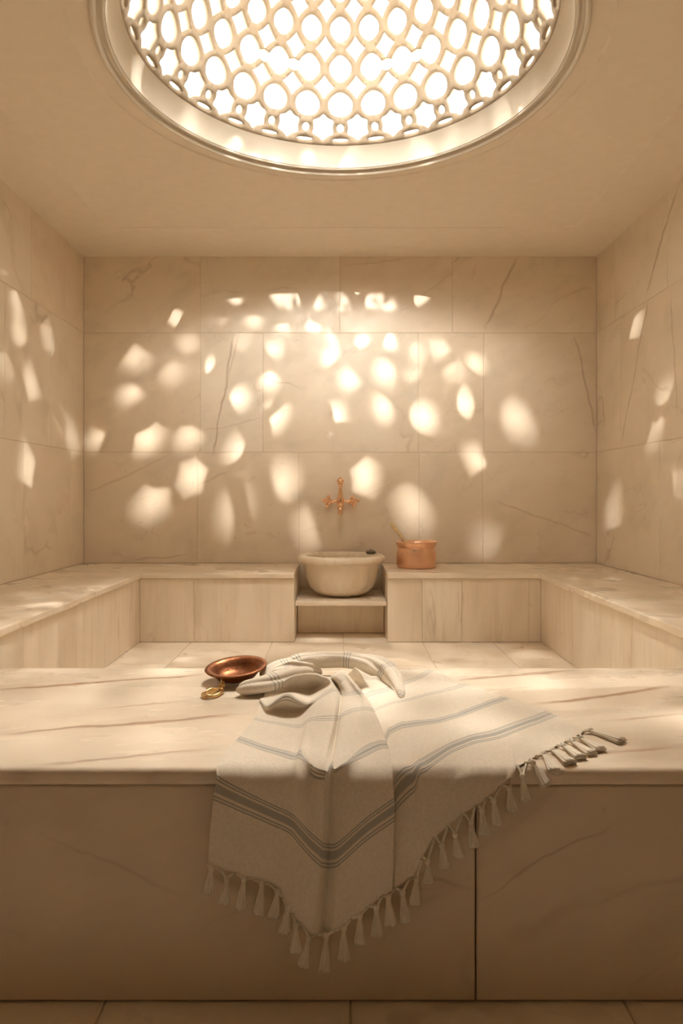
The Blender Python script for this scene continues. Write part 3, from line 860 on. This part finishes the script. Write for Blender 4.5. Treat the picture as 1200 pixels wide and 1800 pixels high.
# ------------------------------------------------------------------ camera
cam = bpy.data.cameras.new('camera'); co = bpy.data.objects.new('camera', cam); C.objects.link(co)
cam.sensor_fit = 'HORIZONTAL'; cam.sensor_width = 24; cam.lens = 24.0*F/1200
cam.shift_x = (600-CX)/1200; cam.shift_y = -(900-CY)/1200
co.location = (0,0,EYE); co.rotation_euler = (PI/2,0,0)
cam.clip_start = .05
cam.dof.use_dof = True; cam.dof.focus_distance = 1.65; cam.dof.aperture_fstop = 11.0
sc.camera = co

# ------------------------------------------------------------------ light
w = bpy.data.worlds.new('sky'); sc.world = w; w.use_nodes = True
bg = w.node_tree.nodes['Background']; bg.inputs[0].default_value = (1.0,.94,.83,1); bg.inputs[1].default_value = 2.8
def area_portal():
    l = bpy.data.lights.new('skylight_portal','AREA'); l.shape = 'DISK'; l.size = 1.84
    l.cycles.is_portal = True
    o = bpy.data.objects.new('skylight_portal', l); C.objects.link(o); o.location = (DC[0],DC[1],DZ+1.99)
area_portal()
def in_poly(p, poly):
    x, y = p; c = False; n = len(poly)
    for i in range(n):
        x1, y1 = poly[i]; x2, y2 = poly[(i+1) % n]
        if (y1 > y) != (y2 > y) and x < (x2-x1)*(y-y1)/(y2-y1)+x1: c = not c
    return c
HT = []
for i in range(0, 761):
    v = -1.08+7.68*i/760; r, h = catmull(PROF, v); HT.append((h, r, v))
def dome_at(h):
    if h <= HT[0][0]: return HT[0][1], HT[0][2]
    lo, hi = 0, len(HT)-1
    while hi-lo > 1:
        m = (lo+hi)//2
        if HT[m][0] > h: hi = m
        else: lo = m
    return HT[lo][1], HT[lo][2]
def passes(L, P):
    """does the straight line from lamp L to point P go through a hole of the lattice and out of the opening?"""
    d = P-L
    for h, rm in ((1.99, .895), (1.90, .945)):
        if P.z > DZ+h: continue
        t = (DZ+h-L.z)/d.z
        q = L+d*t
        if math.hypot(q.x-DC[0], q.y-DC[1]) > rm: return False
    for off in (.0, .028):
        prev = None; ok = None
        for i in range(0, 90):
            t = .15+.8*i/90
            q = L+d*t; h = q.z-DZ
            if h > 2.94: continue
            r = math.hypot(q.x-DC[0], q.y-DC[1])
            rd, v = dome_at(h); rd += off
            if r < rd and h > 1.985:
                a = math.atan2(q.y-DC[1], q.x-DC[0])
                u = ((PI/2-a)*NC/(2*PI)+.5) % 1.0
                ok = any(in_poly((u, v), hh) for hh in HOLES)
                break
        if not ok: return False
    return True
LAMPS = []
for (x, y, z, rad, pw) in [(.052,-.578,2.715,.0028,.8), (-.472,.029,3.169,.0085,1.15), (1.7,.812,3.182,.0095,1.1), (-1.7,.391,3.376,.0095,1.25),
                         (1.029,.172,3.052,.008,1.1), (.333,-.111,3.41,.010,1.25), (-.433,1.052,3.562,.015,.9), (-.45,3.9,4.2,.022,.6), (.25,3.2,4.7,.022,.6), (-.1,2.4,4.6,.022,.6)]:
    LAMPS.append(('skylight_lamp', (x, y, DZ+z), rad, pw))
def back_spot(px, py, rx, ry):
    P = W(px, py, BY)
    dx, dy = px-600, py-430
    rot = math.atan2(dx, dy) if abs(dx) > 60 and ry > rx*.7 else 0
    if rx > ry*1.2: rot = math.atan2(dx, dy)*.5
    s = BY/F; c, n = math.cos(rot), math.sin(rot)
    return P, Vector((c*rx*s, 0, n*rx*s)), Vector((n*ry*s, 0, -c*ry*s))
def side_spot(px, py, rx, ry, X):
    Y = X*F/(px-CX); P = Vector((X, Y, EYE+(CY-py)*Y/F))
    return P, Vector((0, rx*Y*Y/(abs(X)*F), 0)), Vector((0, .15*ry*Y/F, ry*Y/F))
def cove_spot(px, rx=11):
    best = min((abs(CX+(.948*math.sin(a))/(DC[1]+.948*math.cos(a))*F-px), a) for a in [i*.004-1.4 for i in range(700)])
    a = best[1]
    P = Vector((.948*math.sin(a), DC[1]+.948*math.cos(a), DZ+1.932))
    return P, Vector((math.cos(a), -math.sin(a), 0))*rx*P.y/F, Vector((.3*math.sin(a), .3*math.cos(a), -.9))*.032
SP = []
for q in [(412,525,14,9),(490,523,16,10),(310,560,24,14),(387,559,8,6),(445,561,15,10),(497,571,12,9),(551,574,12,10),(588,590,10,9),(237,627,25,15),(330,602,12,9),(425,600,9,9),(738,526,18,10),(478,617,14,16),
          (582,629,12,16),(636,600,12,14),(686,595,13,16),(733,619,10,12),(775,616,17,14),(303,653,19,11),(366,646,18,13),(474,665,15,18),(614,667,13,18),(677,650,14,22),(730,662,13,13),(836,640,13,17),
          (797,650,12,15),(415,700,20,19),(485,730,19,29),(590,737,18,27),(674,718,13,23),(742,735,24,27),(816,711,21,30),(908,735,21,36),(258,770,23,30),(332,765,20,23),(420,795,20,27),(340,837,26,32),
          (495,848,24,36),(640,838,20,37),(838,810,14,30),(725,890,22,42),(412,895,20,40),(270,880,26,36),(232,690,12,26),(175,770,14,22),(545,925,24,24),(860,960,20,20)]:
    SP.append(back_spot(*q))
for i in range(74):
    rr = R.random(); px = 480+215*rr; py = 512+34*R.random()*(1-.4*abs(rr-.5)*2) + 10*(abs(rr-.5)*2)**2
    a = 2.2+2.6*R.random()
    SP.append(back_spot(px, py, a*1.5, a))
for q in [(30,530,8,17),(85,595,8,22),(35,588,8,24),(55,677,9,28),(103,728,6,28),(50,825,11,44),(127,770,6,30),(10,640,6,16)]: SP.append(side_spot(*q, LX))
for q in [(1115,573,9,30),(1168,705,9,32),(1150,755,8,28),(1183,850,11,50),(1078,905,7,50)]: SP.append(side_spot(*q, RX))
for px in (245,335,415,541,612,738,790,880,930,205): SP.append(cove_spot(px))
def flat_spot(px, py, rx, ry, z):
    P = WS(px, py, z); return P, Vector((rx*P.y/F,0,0)), Vector((0, ry*P.y**2/((EYE-z)*F), 0))
for q in [(60,1196,50,9),(195,1212,55,12),(325,1182,45,7),(300,1238,45,9),(75,1264,70,14),(150,1324,80,11),(350,1322,65,12),(905,1211,70,13),(1040,1181,80,7),(1150,1196,60,9),(1045,1256,55,9),
          (760,1195,45,10),(1120,1325,70,10),(700,1255,70,14),(520,1290,60,14)]: SP.append(flat_spot(*q, .467))
for q in [(265,1160,36,7),(345,1150,34,5),(640,1124,30,4),(700,1153,42,6),(820,1150,46,7),(925,1148,28,5),(560,1128,26,4)]: SP.append(flat_spot(*q, 0))
for q in [(60,1052,45,6),(175,1020,40,4),(130,1038,50,4),(1050,1019,30,4),(1150,1046,40,5),(20,1078,40,6)]: SP.append(flat_spot(*q, .473))
PL = .60
assign = [[] for _ in LAMPS]
for P, A, B in SP:
    best = (-1, None)
    for li, (nm, loc, rad, pw) in enumerate(LAMPS):
        L = Vector(loc); n = 0
        for (s, t) in ((0,0),(.6,0),(-.6,0),(0,.6),(0,-.6),(.5,.5),(-.5,.5),(.5,-.5),(-.5,-.5)):
            n += passes(L, P+A*s+B*t)
        sc_ = n - .01*li
        if sc_ > best[0]: best = (sc_, li)
    if best[0] > .5: assign[best[1]].append((P, A, B))
ctr = Vector((DC[0],DC[1],DZ+2.0))
m_gobo = plain('gobo_plate', (.3,.25,.2), .8)  # for the added plates that cut the lamp light into spots
print('SPOTS per lamp', [len(a) for a in assign], 'of', len(SP))
for li, (nm, loc, rad, pw) in enumerate(LAMPS):
    if not assign[li]: continue
    L = Vector(loc)
    ax = sum(((P-L).normalized() for P, A, B in assign[li]), Vector()).normalized()
    ex = ax.cross(Vector((0,0,1))).normalized(); ey = ex.cross(ax)
    polys = []; mx = 0
    for P, A, B in assign[li]:
        poly = []
        for i in range(18):
            t = 2*PI*i/18
            q = P+A*math.cos(t)+B*math.sin(t)-L
            k = PL/q.dot(ax)
            poly.append((q.dot(ex)*k, q.dot(ey)*k)); mx = max(mx, math.hypot(*poly[-1]))
        polys.append(poly)
    Rr = mx+.03
    vs = []; es = []
    for pl in polys+[[(Rr*math.cos(2*PI*i/40), Rr*math.sin(2*PI*i/40)) for i in range(40)]]:
        n = len(vs); vs += [Vector(p) for p in pl]; es += [(n+i, n+(i+1) % len(pl)) for i in range(len(pl))]
    co_, ed_, fa_ = delaunay_2d_cdt(vs, es, [], 0, 1e-7)[:3]
    mb = MB()
    for p in co_: mb.vert(L+ax*PL+ex*p.x+ey*p.y)
    for f in fa_:
        c = (sum(co_[i].x for i in f)/len(f), sum(co_[i].y for i in f)/len(f))
        if not any(in_poly(c, pl) for pl in polys): mb.face(f)
    o = mb.build('added_gobo', m_gobo, sky_t)  # added plate, unseen and no real part of the dome, shapes the light spots
    md = o.modifiers.new('thick','SOLIDIFY'); md.thickness = .003
    l = bpy.data.lights.new(nm,'SPOT'); l.energy = 850*pw; l.shadow_soft_size = rad; l.color = (1,.92,.81)
    l.spot_size = 2*math.atan((mx+.018)/PL); l.spot_blend = .02
    ob = bpy.data.objects.new(nm,l); C.objects.link(ob); ob.location = L
    ob.rotation_euler = ax.to_track_quat('-Z','Y').to_euler()
for (x, y, z, e, rad) in ((.1,2.75,4.4,950,.07), (.4,4.05,4.3,620,.06)):
    l = bpy.data.lights.new('skylight_lamp_top','SPOT'); l.energy = e; l.shadow_soft_size = rad; l.color = (1,.92,.81); l.spot_size = .95; l.spot_blend = .1
    ob = bpy.data.objects.new('skylight_lamp_top',l); C.objects.link(ob); ob.location = (x,y,DZ+z)
    ob.rotation_euler = (ctr-ob.location).to_track_quat('-Z','Y').to_euler()
# added fill lamp: strikes the hidden floor so its bounce brightens ceiling and wall
l = bpy.data.lights.new('floor_bounce_fill','SPOT'); l.energy = 1500; l.shadow_soft_size = .25; l.color = (1,.92,.81); l.spot_size = .30; l.spot_blend = .5
ob = bpy.data.objects.new('floor_bounce_fill',l); C.objects.link(ob); ob.location = (0,2.75,DZ+4.2)
ob.rotation_euler = (Vector((0,3.45,0))-ob.location).to_track_quat('-Z','Y').to_euler()
for (x, y, z, e) in ((0,.0,3.1,720), (.9,-1.2,2.85,130), (-.9,-1.2,2.85,130)):  # added soft fill lamps, out of view, brightening the cove and back wall
    l = bpy.data.lights.new('added_wash','SPOT'); l.energy = e; l.shadow_soft_size = .40; l.color = (1,.92,.81); l.spot_size = 1.1; l.spot_blend = .3
    ob = bpy.data.objects.new('added_wash',l); C.objects.link(ob); ob.location = (x,y,DZ+z)
    ob.rotation_euler = (ctr-ob.location).to_track_quat('-Z','Y').to_euler()

sc.view_settings.view_transform = 'Standard'; sc.view_settings.look = 'None'
sc.view_settings.gamma = 1; sc.view_settings.use_curve_mapping = False
sc.view_settings.exposure = 1.36
sc.cycles.use_denoising = True
sc.cycles.max_bounces = 10; sc.cycles.diffuse_bounces = 8; sc.cycles.glossy_bounces = 4
sc.cycles.sample_clamp_indirect = 6
